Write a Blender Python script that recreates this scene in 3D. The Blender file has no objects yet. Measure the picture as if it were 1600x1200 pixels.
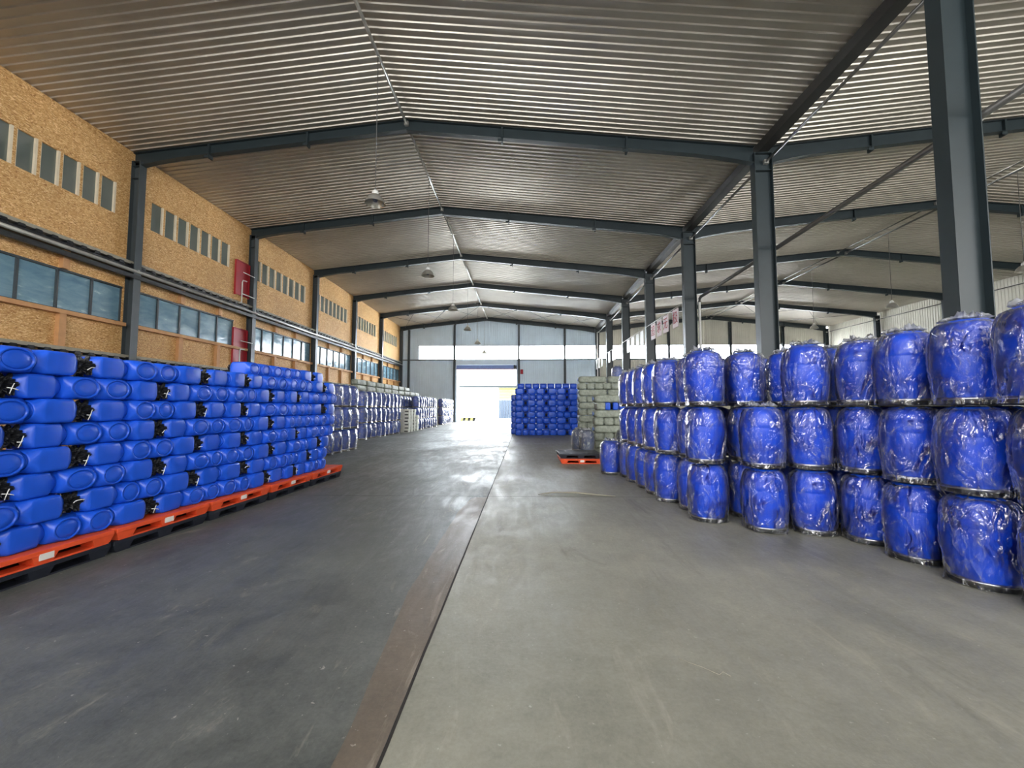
import bpy, math, random
from mathutils import Vector, noise, Matrix
PI = math.pi
R = random.Random(7)
S = bpy.context.scene
COL = S.collection

# ------------------------------------------------------------ camera, sky, light, exposure
cam = bpy.data.cameras.new('camera'); cam.sensor_width = 36; cam.lens = 14.18
cam.clip_end = 400
co = bpy.data.objects.new('camera', cam); COL.objects.link(co)
co.location = (0, 0, 1.55)
co.rotation_euler = (PI/2 + 0.0586, 0, 0.0298)
S.camera = co
S.view_settings.view_transform = 'Standard'; S.view_settings.look = 'None'
S.view_settings.gamma = 1; S.view_settings.use_curve_mapping = False
S.view_settings.exposure = 1.02

w = bpy.data.worlds.new('world'); S.world = w; w.use_nodes = True
bg = w.node_tree.nodes['Background']
bg.inputs['Color'].default_value = (0.95, 0.97, 1.0, 1); bg.inputs['Strength'].default_value = 4.0

def area(name, loc, rot, sx, sy, power, color=(1, 1, 1)):
    l = bpy.data.lights.new(name, 'AREA'); l.shape = 'RECTANGLE'; l.size = sx; l.size_y = sy
    l.energy = power; l.color = color
    o = bpy.data.objects.new(name, l); COL.objects.link(o); o.location = loc; o.rotation_euler = rot
    return o
# daylight entering by the large openings of the hall
area('daylight_front_door_right', (20, -10.6, 2.9), (PI/2, 0, 0), 6.4, 5.4, 400, (1, 0.98, 0.95))
area('daylight_front_window', (-1.5, -10.6, 7.5), (PI/2, 0, 0), 19, 1.4, 1050, (1, 0.98, 0.95))
area('daylight_front_window_right', (20, -10.6, 7.5), (PI/2, 0, 0), 22, 1.4, 900, (1, 0.98, 0.95))
area('daylight_back_door', (-4.05, 43.9, 2.9), (-PI/2, 0, 0), 6.4, 5.4, 700, (0.92, 0.97, 1))
area('daylight_back_window', (-1.5, 43.9, 7.5), (-PI/2, 0, 0), 19, 1.4, 1500, (0.85, 0.93, 1))
area('daylight_back_window_right', (20, 43.9, 7.5), (-PI/2, 0, 0), 22, 1.4, 1500, (0.95, 0.97, 1))
sun = bpy.data.lights.new('sun', 'SUN'); sun.energy = 3.5; sun.angle = 0.02; sun.color = (1, 0.96, 0.88)
so = bpy.data.objects.new('sun', sun); COL.objects.link(so); so.rotation_euler = (math.radians(-38), math.radians(18), 0)

# ------------------------------------------------------------ materials
def srgb(r, g, b):
    f = lambda c: (c/255/12.92) if c/255 <= 0.04045 else ((c/255+0.055)/1.055)**2.4
    return (f(r), f(g), f(b), 1)
def mat(name, col, rough=0.5, metal=0.0, spec=0.5, **k):
    m = bpy.data.materials.new(name); m.use_nodes = True
    b = m.node_tree.nodes['Principled BSDF']
    b.inputs['Base Color'].default_value = col; b.inputs['Roughness'].default_value = rough
    b.inputs['Metallic'].default_value = metal; b.inputs['Specular IOR Level'].default_value = spec
    for a, v in k.items(): b.inputs[a.replace('_', ' ')].default_value = v
    return m
def nodes(m): return m.node_tree.nodes, m.node_tree.links, m.node_tree.nodes['Principled BSDF']
def tex(m, kind='Object', scale=(1, 1, 1), rot=(0, 0, 0)):
    n, l, b = nodes(m)
    t = n.new('ShaderNodeTexCoord'); mp = n.new('ShaderNodeMapping')
    mp.inputs['Scale'].default_value = scale; mp.inputs['Rotation'].default_value = rot
    l.new(t.outputs[kind], mp.inputs['Vector']); return mp.outputs[0]
def noi(m, vec, scale, detail=4, rough=0.6, dist=0):
    n, l, b = nodes(m); t = n.new('ShaderNodeTexNoise')
    t.inputs['Scale'].default_value = scale; t.inputs['Detail'].default_value = detail
    t.inputs['Roughness'].default_value = rough; t.inputs['Distortion'].default_value = dist
    l.new(vec, t.inputs['Vector']); return t.outputs['Fac']
def ramp(m, fac, stops):
    n, l, b = nodes(m); r = n.new('ShaderNodeValToRGB'); e = r.color_ramp.elements
    while len(e) < len(stops): e.new(0.5)
    for i, (p, c) in enumerate(stops): e[i].position = p; e[i].color = c
    l.new(fac, r.inputs[0]); return r.outputs[0]
def mixc(m, fac, a, b_, mode='MIX'):
    n, l, b = nodes(m); x = n.new('ShaderNodeMix'); x.data_type = 'RGBA'; x.blend_type = mode
    for s, v in ((0, fac), (6, a), (7, b_)):
        if isinstance(v, (int, float)): x.inputs[s].default_value = v
        elif isinstance(v, tuple): x.inputs[s].default_value = v
        else: l.new(v, x.inputs[s])
    return x.outputs[2]
def mth(m, op, a, b_=0.0, c_=None, clamp=False):
    n, l, b = nodes(m); x = n.new('ShaderNodeMath'); x.operation = op; x.use_clamp = clamp
    for s, v in ((0, a), (1, b_), (2, c_)):
        if v is None: continue
        if isinstance(v, (int, float)): x.inputs[s].default_value = v
        else: l.new(v, x.inputs[s])
    return x.outputs[0]
def bump(m, h, strength=0.3, dist=0.02):
    n, l, b = nodes(m); x = n.new('ShaderNodeBump'); x.inputs['Strength'].default_value = strength
    x.inputs['Distance'].default_value = dist; l.new(h, x.inputs['Height'])
    l.new(x.outputs[0], b.inputs['Normal']); return x.outputs[0]
G = lambda v: (v, v, v, 1)
def plain(name, col, rough=0.5, metal=0, spec=0.5, var=0.12, sc=3.0, **k):
    m = mat(name, col, rough, metal, spec, **k); v = tex(m)
    f = noi(m, v, sc, 5)
    c = mixc(m, 1.0, col, ramp(m, f, [(0.25, G(1-var)), (0.75, G(1+var))]), 'MULTIPLY')
    n, l, b = nodes(m); l.new(c, b.inputs['Base Color'])
    l.new(mth(m, 'MULTIPLY_ADD', f, 0.15, rough-0.07), b.inputs['Roughness'])
    return m

M = {}
M['steel'] = plain('painted_steel_dark_teal', srgb(36, 47, 51), 0.45, 0, 0.5, 0.15, 2.5)
M['steel_grey'] = plain('painted_steel_grey', srgb(60, 67, 70), 0.45, 0, 0.5, 0.1, 2.5)
M['galv'] = plain('galvanised_pipe', srgb(190, 190, 185), 0.3, 0.6, 0.5, 0.15, 4)
M['pipe_dark'] = plain('grey_pipe', srgb(110, 110, 108), 0.35, 0.6, 0.5, 0.12, 4)
M['gutter'] = plain('dark_gutter', srgb(52, 52, 50), 0.6, 0.2, 0.5, 0.1, 3)
M['white'] = plain('white_paint', srgb(215, 215, 212), 0.45)
M['black'] = plain('black_plastic', srgb(20, 22, 26), 0.5)
M['navy'] = plain('black_pallet_plastic', srgb(28, 32, 42), 0.5)
M['orange'] = plain('orange_pallet_plastic', srgb(222, 82, 42), 0.5, 0, 0.4, 0.15, 6)
M['sticker'] = plain('white_sticker', srgb(215, 212, 205), 0.6)
M['red'] = plain('red_paint', srgb(165, 35, 45), 0.45)
M['bluecan'] = plain('blue_hdpe', srgb(24, 84, 208), 0.34, 0, 0.45, 0.07, 8)
M['bluedrum'] = plain('blue_drum_plastic', srgb(20, 76, 205), 0.36, 0, 0.45, 0.05, 6)
M['darkdrum'] = plain('dark_blue_drum_plastic', srgb(44, 84, 180), 0.4, 0, 0.45, 0.05, 6)
M['slatedrum'] = plain('slate_blue_drum_plastic', srgb(34, 58, 104), 0.4, 0, 0.45, 0.05, 6)
M['hoop'] = plain('steel_hoop', srgb(200, 200, 200), 0.25, 0.95)
M['tie'] = plain('white_tie_string', srgb(235, 235, 230), 0.4)
M['carton'] = plain('grey_white_carton', srgb(205, 205, 195), 0.7)
M['blueband'] = plain('blue_band_plastic', srgb(120, 140, 190), 0.5)
M['yellow'] = plain('yellow_paint', srgb(200, 188, 110), 0.5)
M['extwhite'] = plain('white_render', srgb(225, 225, 225), 0.8, 0, 0.2)
M['extdark'] = plain('grey_shutter', srgb(90, 105, 125), 0.7)
M['extground'] = plain('outside_concrete', srgb(190, 188, 180), 0.9)
M['bulb'] = plain('lamp_bulb', srgb(120, 130, 150), 0.1)
M['reflector'] = plain('lamp_reflector', srgb(190, 188, 180), 0.3, 0.7)
M['cable'] = plain('lamp_cable', srgb(90, 90, 88), 0.6)
M['signred'] = plain('sign_red', srgb(165, 30, 50), 0.6)
M['signpaper'] = plain('sign_pink_white', srgb(222, 205, 210), 0.6)
M['winframe'] = plain('dark_window_frame', srgb(58, 66, 70), 0.5)
M['ledge'] = plain('ledge_render', srgb(150, 145, 130), 0.8)

# roof sheet
m = mat('roof_sheet', srgb(186, 180, 170), 0.36, 0.55, 0.5); v = tex(m)
f = noi(m, v, 0.7, 5); g = noi(m, tex(m, scale=(0.25, 6, 1)), 1.5, 4)
c = mixc(m, 1.0, srgb(196, 190, 180), ramp(m, mth(m, 'ADD', mth(m, 'MULTIPLY', f, 0.6), mth(m, 'MULTIPLY', g, 0.4)), [(0.3, G(0.82)), (0.7, G(1.1))]), 'MULTIPLY')
n, l, b = nodes(m); l.new(c, b.inputs['Base Color'])
l.new(ramp(m, g, [(0.3, G(0.30)), (0.7, G(0.5))]), b.inputs['Roughness'])
bump(m, g, 0.25, 0.02); M['roof'] = m
# corrugated end wall / right wall
M['sheet'] = plain('wall_sheet_blue_grey', srgb(196, 212, 226), 0.42, 0.1, 0.5, 0.08, 0.8)
M['sheet_warm'] = plain('wall_sheet_beige_grey', srgb(196, 194, 182), 0.5, 0.1, 0.5, 0.08, 0.8)

# oriented strand board
m = mat('osb_board', srgb(205, 155, 95), 0.65, 0, 0.3)
v1 = tex(m, scale=(1, 1, 1))
n, l, b = nodes(m)
warp = n.new('ShaderNodeTexNoise'); warp.inputs['Scale'].default_value = 3.0; l.new(v1, warp.inputs['Vector'])
def strands(ry, sc):
    mp = n.new('ShaderNodeMapping'); mp.inputs['Rotation'].default_value = (ry, 0, 0)
    mp.inputs['Scale'].default_value = (8, sc*0.35, sc)
    l.new(v1, mp.inputs['Vector'])
    vo = n.new('ShaderNodeTexVoronoi'); vo.inputs['Scale'].default_value = 1; vo.inputs['Randomness'].default_value = 1
    l.new(mp.outputs[0], vo.inputs['Vector'])
    sp = n.new('ShaderNodeSeparateColor'); l.new(vo.outputs['Color'], sp.inputs[0]); return sp.outputs[0]
a = strands(0.3, 62); bb = strands(1.25, 44); c2 = strands(2.3, 56)
pick = noi(m, v1, 7, 3)
s1 = mixc(m, ramp(m, pick, [(0.45, G(0)), (0.5, G(1))]), a, bb)
s2 = mixc(m, ramp(m, noi(m, tex(m, scale=(1, 1.3, 1)), 9, 2), [(0.5, G(0)), (0.56, G(1))]), s1, c2)
colr = ramp(m, s2, [(0.0, srgb(160, 110, 60)), (0.25, srgb(196, 148, 90)), (0.7, srgb(213, 168, 110)), (1.0, srgb(242, 208, 154))])
big = ramp(m, noi(m, v1, 0.45, 3), [(0.35, G(0.9)), (0.65, G(1.06))])
l.new(mixc(m, 1.0, colr, big, 'MULTIPLY'), b.inputs['Base Color'])
bump(m, s2, 0.15, 0.01); M['osb'] = m
M['osb_plain'] = plain('timber_batten', srgb(196, 148, 102), 0.65, 0, 0.3, 0.12, 5)

# window glass with what lies behind it dark
M['glass_up'] = plain('dark_office_glass', srgb(104, 112, 106), 0.06, 0, 0.9, 0.1, 1.0)
m = mat('film_glass', srgb(120, 160, 180), 0.15, 0, 0.9); v = tex(m)
f = noi(m, tex(m, scale=(1, 1, 3)), 1.6, 4, 0.6, 0.6)
n, l, b = nodes(m); l.new(ramp(m, f, [(0.3, srgb(98, 134, 156)), (0.6, srgb(124, 158, 174)), (0.8, srgb(150, 182, 192))]), b.inputs['Base Color'])
l.new(ramp(m, f, [(0.4, G(0.10)), (0.7, G(0.3))]), b.inputs['Roughness']); bump(m, f, 0.12, 0.03); M['glass_low'] = m

# floor: two slabs meeting at the long joint
def floor_mat(name, c_lo, c_hi, seed):
    m = mat(name, c_hi, 0.5, 0, 0.5); n, l, b = nodes(m)
    v = tex(m); vs = n.new('ShaderNodeVectorMath'); vs.inputs[1].default_value = (seed, seed*0.7, 0); l.new(v, vs.inputs[0]); v = vs.outputs[0]
    n1 = noi(m, v, 0.45, 6, 0.62, 0.4); n2 = noi(m, v, 2.6, 6, 0.65, 0.3); n3 = noi(m, v, 40, 3, 0.7)
    mp = n.new('ShaderNodeMapping'); mp.inputs['Scale'].default_value = (1.5, 0.35, 1); mp.inputs['Rotation'].default_value = (0, 0, 0.5); l.new(v, mp.inputs[0])
    n4 = noi(m, mp.outputs[0], 3.2, 6, 0.7, 1.2)
    n5 = noi(m, v, 9, 6, 0.75, 0.5)
    s = mth(m, 'ADD', mth(m, 'MULTIPLY', n1, 0.38), mth(m, 'ADD', mth(m, 'MULTIPLY', n2, 0.22), mth(m, 'ADD', mth(m, 'MULTIPLY', n3, 0.2), mth(m, 'MULTIPLY', n5, 0.2))))
    c = ramp(m, s, [(0.36, c_lo), (0.62, c_hi)])
    c = mixc(m, ramp(m, n4, [(0.58, G(0)), (0.72, G(0.42))]), c, srgb(170, 165, 152))
    sp = noi(m, v, 22, 3, 0.6)
    c = mixc(m, ramp(m, sp, [(0.68, G(0)), (0.73, G(0.55))]), c, srgb(185, 182, 172))
    dk = noi(m, mp.outputs[0], 1.3, 5, 0.7, 0.8)
    c = mixc(m, ramp(m, dk, [(0.60, G(0)), (0.75, G(0.45))]), c, srgb(60, 60, 58))
    l.new(c, b.inputs['Base Color'])
    l.new(ramp(m, mth(m, 'ADD', mth(m, 'MULTIPLY', n1, 0.5), mth(m, 'MULTIPLY', n4, 0.5)), [(0.38, G(0.36)), (0.62, G(0.66))]), b.inputs['Roughness'])
    bump(m, mth(m, 'ADD', n3, mth(m, 'MULTIPLY', n4, 1.5)), 0.2, 0.006)
    return m
M['floorL'] = floor_mat('concrete_dark_slab', srgb(60, 64, 63), srgb(106, 109, 105), 3)
M['floorR'] = floor_mat('concrete_light_slab', srgb(112, 112, 102), srgb(150, 149, 137), 11)
M['strip'] = floor_mat('brown_worn_strip', srgb(80, 73, 64), srgb(112, 102, 90), 5)
M['joint'] = plain('joint_filler', srgb(35, 33, 30), 0.8)

# woven sack
m = mat('woven_sack', srgb(145, 152, 140), 0.6, 0, 0.4); v = tex(m)
f = noi(m, v, 9, 5, 0.6, 0.5); n, l, b = nodes(m)
l.new(ramp(m, f, [(0.3, srgb(124, 132, 120)), (0.7, srgb(168, 174, 162))]), b.inputs['Base Color']); bump(m, f, 0.5, 0.02); M['sack'] = m

# clear plastic film over the drums
def film(name, haze):
    m = bpy.data.materials.new(name); m.use_nodes = True; nt = m.node_tree; n, l = nt.nodes, nt.links
    for x in list(n):
        if x.type == 'BSDF_PRINCIPLED': n.remove(x)
    out = [x for x in n if x.type == 'OUTPUT_MATERIAL'][0]
    def N(t, **k):
        x = n.new(t)
        for a, v in k.items(): x.inputs[a.replace('_', ' ')].default_value = v
        return x
    def MA(op, a, b_=0.0, c_=0.0, clamp=False):
        x = n.new('ShaderNodeMath'); x.operation = op; x.use_clamp = clamp
        for q, v in enumerate((a, b_, c_)):
            if isinstance(v, (int, float)): x.inputs[q].default_value = v
            else: l.new(v, x.inputs[q])
        return x.outputs[0]
    tc = n.new('ShaderNodeTexCoord')
    def crease(rot, sc, scale, dist, w_):
        mp = n.new('ShaderNodeMapping'); mp.inputs['Scale'].default_value = sc; mp.inputs['Rotation'].default_value = rot; l.new(tc.outputs['Object'], mp.inputs[0])
        ns = N('ShaderNodeTexNoise', Scale=scale, Detail=2.5, Roughness=0.5, Distortion=dist); l.new(mp.outputs[0], ns.inputs['Vector'])
        a = MA('ABSOLUTE', MA('SUBTRACT', ns.outputs['Fac'], 0.5))
        return MA('SUBTRACT', 1.0, MA('MULTIPLY', a, w_, clamp=True))       # 1 on a crease line, 0 away from it
    c1 = crease((0.5, 0.6, 0.2), (5, 5, 2.4), 0.9, 0.7, 3.6)
    c2 = crease((-0.6, 0.4, 1.0), (7, 7, 3.6), 1.0, 0.8, 4.0)
    c3 = crease((0.2, -0.7, 2.0), (16, 16, 7), 1.1, 1.6, 4.0)
    hgt = MA('ADD', MA('MULTIPLY', c1, 1.0), MA('ADD', MA('MULTIPLY', c2, 0.45), MA('MULTIPLY', c3, 0.08)))
    bp = n.new('ShaderNodeBump'); bp.inputs['Strength'].default_value = 1.0; bp.inputs['Distance'].default_value = 0.045; l.new(hgt, bp.inputs['Height'])
    tr = n.new('ShaderNodeBsdfTransparent'); tr.inputs[0].default_value = (0.97, 0.98, 0.99, 1)
    gl = N('ShaderNodeBsdfGlossy', Roughness=0.08); gl.inputs['Color'].default_value = (1, 1, 1, 1); l.new(bp.outputs[0], gl.inputs['Normal'])
    df = n.new('ShaderNodeBsdfDiffuse'); df.inputs[0].default_value = (0.80, 0.84, 0.88, 1); l.new(bp.outputs[0], df.inputs['Normal'])
    tl = n.new('ShaderNodeBsdfTranslucent'); tl.inputs[0].default_value = (0.80, 0.84, 0.88, 1)
    ad = N('ShaderNodeMixShader', Fac=0.5); l.new(df.outputs[0], ad.inputs[1]); l.new(tl.outputs[0], ad.inputs[2])
    fr = N('ShaderNodeFresnel', IOR=1.5); l.new(bp.outputs[0], fr.inputs['Normal'])
    fr0 = N('ShaderNodeFresnel', IOR=1.45)
    mn = N('ShaderNodeTexNoise', Scale=3.2, Detail=1.0); l.new(tc.outputs['Object'], mn.inputs['Vector'])
    area_ = MA('MULTIPLY', MA('SUBTRACT', mn.outputs['Fac'], 0.40), 6.0, clamp=True)     # where the film is gathered
    fac = MA('ADD', MA('MULTIPLY', fr0.outputs[0], 0.9), MA('MULTIPLY', area_, MA('MULTIPLY', fr.outputs[0], 1.7)), clamp=True)
    lw = N('ShaderNodeLayerWeight', Blend=0.5)
    edge = MA('MULTIPLY', MA('POWER', lw.outputs['Facing'], 2.5), 0.30)
    fold = MA('MULTIPLY', MA('POWER', MA('MULTIPLY', c1, c2), 6.0), 0.35)
    sx = n.new('ShaderNodeSeparateXYZ'); l.new(tc.outputs['Object'], sx.inputs[0])
    gath = MA('MULTIPLY', MA('MULTIPLY', MA('SUBTRACT', sx.outputs[2], 0.735), 18.0, clamp=True), MA('MULTIPLY_ADD', c2, 0.45, 0.12))   # film gathered in layers over the top
    hz = MA('ADD', MA('ADD', MA('ADD', edge, fold), haze), gath, clamp=True)
    m1 = n.new('ShaderNodeMixShader'); l.new(hz, m1.inputs[0]); l.new(tr.outputs[0], m1.inputs[1]); l.new(ad.outputs[0], m1.inputs[2])
    m2 = n.new('ShaderNodeMixShader'); l.new(fac, m2.inputs[0]); l.new(m1.outputs[0], m2.inputs[1]); l.new(gl.outputs[0], m2.inputs[2])
    l.new(m2.outputs[0], out.inputs['Surface']); return m
M['film'] = film('clear_plastic_film', 0.0)
M['film_dusty'] = film('dusty_plastic_film', 0.17)

# ------------------------------------------------------------ mesh helpers
class MB:
    def __init__(s): s.v = []; s.f = []; s.sm = []
    def quadgrid(s, rows, closed=True, smooth=True, cap0=False, cap1=False):
        o = len(s.v); k = len(rows[0])
        for r in rows: s.v += [tuple(p) for p in r]
        for i in range(len(rows)-1):
            for j in range(k if closed else k-1):
                a = o+i*k+j; b = o+i*k+(j+1) % k
                s.f.append((a, b, b+k, a+k)); s.sm.append(smooth)
        if cap0: s.f.append(tuple(o+j for j in range(k))[::-1]); s.sm.append(False)
        if cap1: s.f.append(tuple(o+(len(rows)-1)*k+j for j in range(k))); s.sm.append(False)
        return s
    def box(s, a, b):
        o = len(s.v); x0, y0, z0 = a; x1, y1, z1 = b
        s.v += [(x0, y0, z0), (x1, y0, z0), (x1, y1, z0), (x0, y1, z0), (x0, y0, z1), (x1, y0, z1), (x1, y1, z1), (x0, y1, z1)]
        for q in ((3, 2, 1, 0), (4, 5, 6, 7), (0, 1, 5, 4), (1, 2, 6, 5), (2, 3, 7, 6), (3, 0, 4, 7)):
            s.f.append(tuple(o+i for i in q)); s.sm.append(False)
        return s
    def prism(s, pts0, pts1):
        # two equal outlines joined, ends closed
        return s.quadgrid([pts0, pts1], True, False, True, True)
    def tube(s, pts, r, seg=10, rs=None):
        pts = [Vector(p) for p in pts]; rows = []
        for i, p in enumerate(pts):
            t = (pts[min(i+1, len(pts)-1)]-pts[max(i-1, 0)]).normalized()
            up = Vector((0, 0, 1)) if abs(t.z) < 0.9 else Vector((1, 0, 0))
            u = t.cross(up).normalized(); w_ = u.cross(t).normalized(); rr = rs[i] if rs else r
            rows.append([p+(u*math.cos(2*PI*k/seg)+w_*math.sin(2*PI*k/seg))*rr for k in range(seg)])
        return s.quadgrid(rows, True, True, True, True)
    def lathe(s, prof, seg=32, c=(0, 0, 0), caps=(True, True)):
        rows = [[(c[0]+r*math.cos(2*PI*k/seg), c[1]+r*math.sin(2*PI*k/seg), c[2]+z) for k in range(seg)] for r, z in prof]
        return s.quadgrid(rows, True, True, *caps)
    def mesh(s, name, m):
        me = bpy.data.meshes.new(name); me.from_pydata(s.v, [], s.f); me.validate()
        if len(me.polygons) == len(s.sm): me.polygons.foreach_set('use_smooth', s.sm)
        me.materials.append(m); me.update(); return me
def obj(name, mb, m, parent=None, loc=None, bevel=0):
    me = mb if isinstance(mb, bpy.types.Mesh) else mb.mesh(name, m)
    o = bpy.data.objects.new(name, me); COL.objects.link(o)
    if parent: o.parent = parent
    if loc: o.location = loc
    if bevel:
        bm = o.modifiers.new('bevel', 'BEVEL'); bm.width = bevel; bm.segments = 2; bm.limit_method = 'ANGLE'
    return o
def tag(o, label, cat, group=None):
    o['label'] = label; o['category'] = cat
    if group: o['group'] = group
    return o
def thing(name, label, cat, loc=(0, 0, 0), rz=0, group=None):
    o = bpy.data.objects.new(name, None); COL.objects.link(o); o.location = loc; o.rotation_euler = (0, 0, rz); o.empty_display_size = 0.2
    return tag(o, label, cat, group)
def struct(name, mb, m, parent=None, **k):
    o = obj(name, mb, m, parent, **k); o['kind'] = 'structure'; return o
def dup(root, loc, rz, label, group=None, scale=None, skip=None):
    r = root.copy(); COL.objects.link(r); r.location = loc; r.rotation_euler = (0, 0, rz); r['label'] = label
    if group: r['group'] = group
    if scale: r.scale = scale
    for ch in list(root.children):
        if skip and ch.name.startswith(skip): continue
        c = ch.copy(); COL.objects.link(c); c.parent = r
        for g in ch.children:
            d = g.copy(); COL.objects.link(d); d.parent = c
    return r
ORD = ['', 'first', 'second', 'third', 'fourth', 'fifth', 'sixth', 'seventh', 'eighth', 'ninth', 'tenth', 'eleventh', 'twelfth', 'thirteenth', 'fourteenth', 'fifteenth', 'sixteenth', 'seventeenth', 'eighteenth', 'nineteenth', 'twentieth', 'twenty-first', 'twenty-second', 'twenty-third', 'twenty-fourth']

# ------------------------------------------------------------ layout numbers (metres)
F = [7.19 + 6*k for k in range(-3, 7)]          # frames, from behind the camera to the back wall
YB = 43.55; YF = -10.81
XL, XR1, XV, XR2, XE = -13.55, -3.99, 7.89, 19.97, 32.06
ZL, ZR1, ZV, ZR2, ZE = 10.42, 11.42, 10.22, 11.42, 10.25
def roofz(x):
    P = [(XL-0.6, ZL-0.06), (XL, ZL), (XR1, ZR1), (XV, ZV), (XR2, ZR2), (XE, ZE), (XE+1, ZE-0.1)]
    for (a, za), (b, zb) in zip(P, P[1:]):
        if x <= b: return za+(zb-za)*(x-a)/(b-a)
    return P[-1][1]

# ------------------------------------------------------------ floor
XJ = -0.635
struct('floor', MB().box((XJ+0.008, YF, -0.2), (XE+0.5, YB+0.1, 0)), M['floorR'])
struct('floor', MB().box((XL-1.5, YF, -0.2), (XJ-0.008, YB+0.1, 0)), M['floorL'])
mb = MB(); rows = []; y = YF
def strip_edge(y):
    P = [(-20, 0.10), (1.5, 0.18), (2.3, 0.235), (3.5, 0.345), (6.0, 0.35), (6.9, 0.28), (7.15, 0.2)]
    for (a, wa), (b, wb_) in zip(P, P[1:]):
        if y <= b: return wa+(wb_-wa)*(y-a)/(b-a)
    return 0.2
while y <= 7.15:
    e = XJ-strip_edge(y)+0.014*noise.noise(Vector((y*2.2, 8, 0)))
    rows.append([(e, y, 0.0004), (XJ-0.008, y, 0.0004)]); y += 0.12
mb.quadgrid(rows, False, False); struct('trim_11', mb, M['strip'])
mj = MB(); prev = None
rows = []
y = YF
while y < YB:
    dx = 0.006*noise.noise(Vector((y*1.7, 0, 0)))
    wd = 0.008+0.003*noise.noise(Vector((y*5, 3, 0)))
    rows.append([(XJ-wd+dx, y, 0.0012), (XJ+wd+dx, y, 0.0012)]); y += 0.25
mj.quadgrid(rows, False, False); struct('trim_1', mj, M['joint'])
k = 2
for yy in (7.15, 13.1, 19.1, 25.1):
    mj = MB(); rows = []
    x = XL
    while x < XE:
        dy = 0.03*noise.noise(Vector((x*0.6, yy, 0)))
        rows.append([(x, yy-0.006+dy, 0.0011), (x, yy+0.007+dy, 0.0011)]); x += 0.4
    mj.quadgrid(rows, False, False); struct('trim_%d' % k, mj, M['joint']); k += 1

# ------------------------------------------------------------ roof (ribbed sheets running down each slope)
PITCH = 0.215
def roof_slope(x0, x1):
    mb = MB(); rows = []; y = YF
    prof = [(0, 0), (0.155, 0), (0.170, -0.032), (0.195, -0.032)]
    ys = []
    while y < YB:
        for dy, dz in prof: ys.append((y+dy, dz))
        y += PITCH
    ys.append((y, 0))
    bot = [[(x0, yy, roofz(x0)+dz), (x1, yy, roofz(x1)+dz)] for yy, dz in ys]
    mb.quadgrid(bot, False, False)
    top = [[(x1, yy, roofz(x1)+0.06), (x0, yy, roofz(x0)+0.06)] for yy in (YF, YB+0.1)]
    mb.quadgrid(top, False, False)
    return mb
for a, b_ in ((XL-0.5, XR1), (XR1, XV), (XV, XR2), (XR2, XE+0.5)):
    struct('ceiling', roof_slope(a, b_), M['roof'])

# ------------------------------------------------------------ ribbed walls
def ribbed(u0, u1, zb, zt, place, pitch=0.2, depth=0.022):
    mb = MB(); us = []
    u = u0
    while u < u1-0.01:
        for du, d in ((0, 0), (0.6, 0), (0.68, 1), (0.9, 1), (0.98, 0)):
            if u+du*pitch < u1: us.append((u+du*pitch, d*depth))
        u += pitch
    us.append((u1, 0))
    mb.quadgrid([[place(u, d, zb), place(u, d, zt(u) if callable(zt) else zt)] for u, d in us], False, False)
    # back skin
    mb.quadgrid([[place(u0, -0.08, zt(u0) if callable(zt) else zt), place(u0, -0.08, zb)], [place(u1, -0.08, zt(u1) if callable(zt) else zt), place(u1, -0.08, zb)]], False, False)
    return mb
pb = lambda u, d, z: (u, YB-d, z)
WZ0, WZ1 = 6.82, 8.28
DX0, DX1, DZ = -7.35, -0.75, 5.72
wb = MB()
def addpanel(x0, x1, z0, z1, mm=None):
    p = ribbed(x0, x1, z0, z1, pb)
    o = len(wb.v); wb.v += p.v; wb.f += [tuple(i+o for i in f) for f in p.f]; wb.sm += p.sm
rz_ = lambda u: roofz(u)-0.02
addpanel(XL-0.5, -11.5, 0, rz_)
addpanel(-11.5, XR1, WZ1, rz_); addpanel(XR1, XV, WZ1, rz_)
addpanel(-11.5, DX0, 0, WZ0); addpanel(DX0, DX1, DZ, WZ0); addpanel(DX1, XV, 0, WZ0)
struct('wall_back', wb, M['sheet'])
wb = MB()
addpanel(XV, XR2, WZ1, rz_); addpanel(XR2, XE, WZ1, rz_); addpanel(XV, XE, 0, WZ0)
struct('wall_back', wb, M['sheet_warm'])
struct('wall_right', ribbed(YF, YB, 0, ZE, lambda u, d, z: (XE+0.3-d, u, z)), M['sheet_warm'])
# the near end of the hall, behind the camera: the same kind of wall with a door and a window strip per hall
fw = MB(); YQ = YF
fw.box((XL-0.5, YQ-0.1, WZ1), (XE+0.5, YQ, 9.95)); fw.box((XL-0.5, YQ-0.1, 0), (-7.35, YQ, WZ0)); fw.box((-7.35, YQ-0.1, 5.72), (-0.75, YQ, WZ0))
fw.box((-7.35, YQ-0.08, 0), (-0.75, YQ-0.04, 5.72)); fw.box((-0.75, YQ-0.1, 0), (16.8, YQ, WZ0)); fw.box((16.8, YQ-0.1, 5.72), (23.2, YQ, WZ0)); fw.box((23.2, YQ-0.1, 0), (XE+0.5, YQ, WZ0))
struct('wall_front', fw, M['sheet_warm'])

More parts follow.
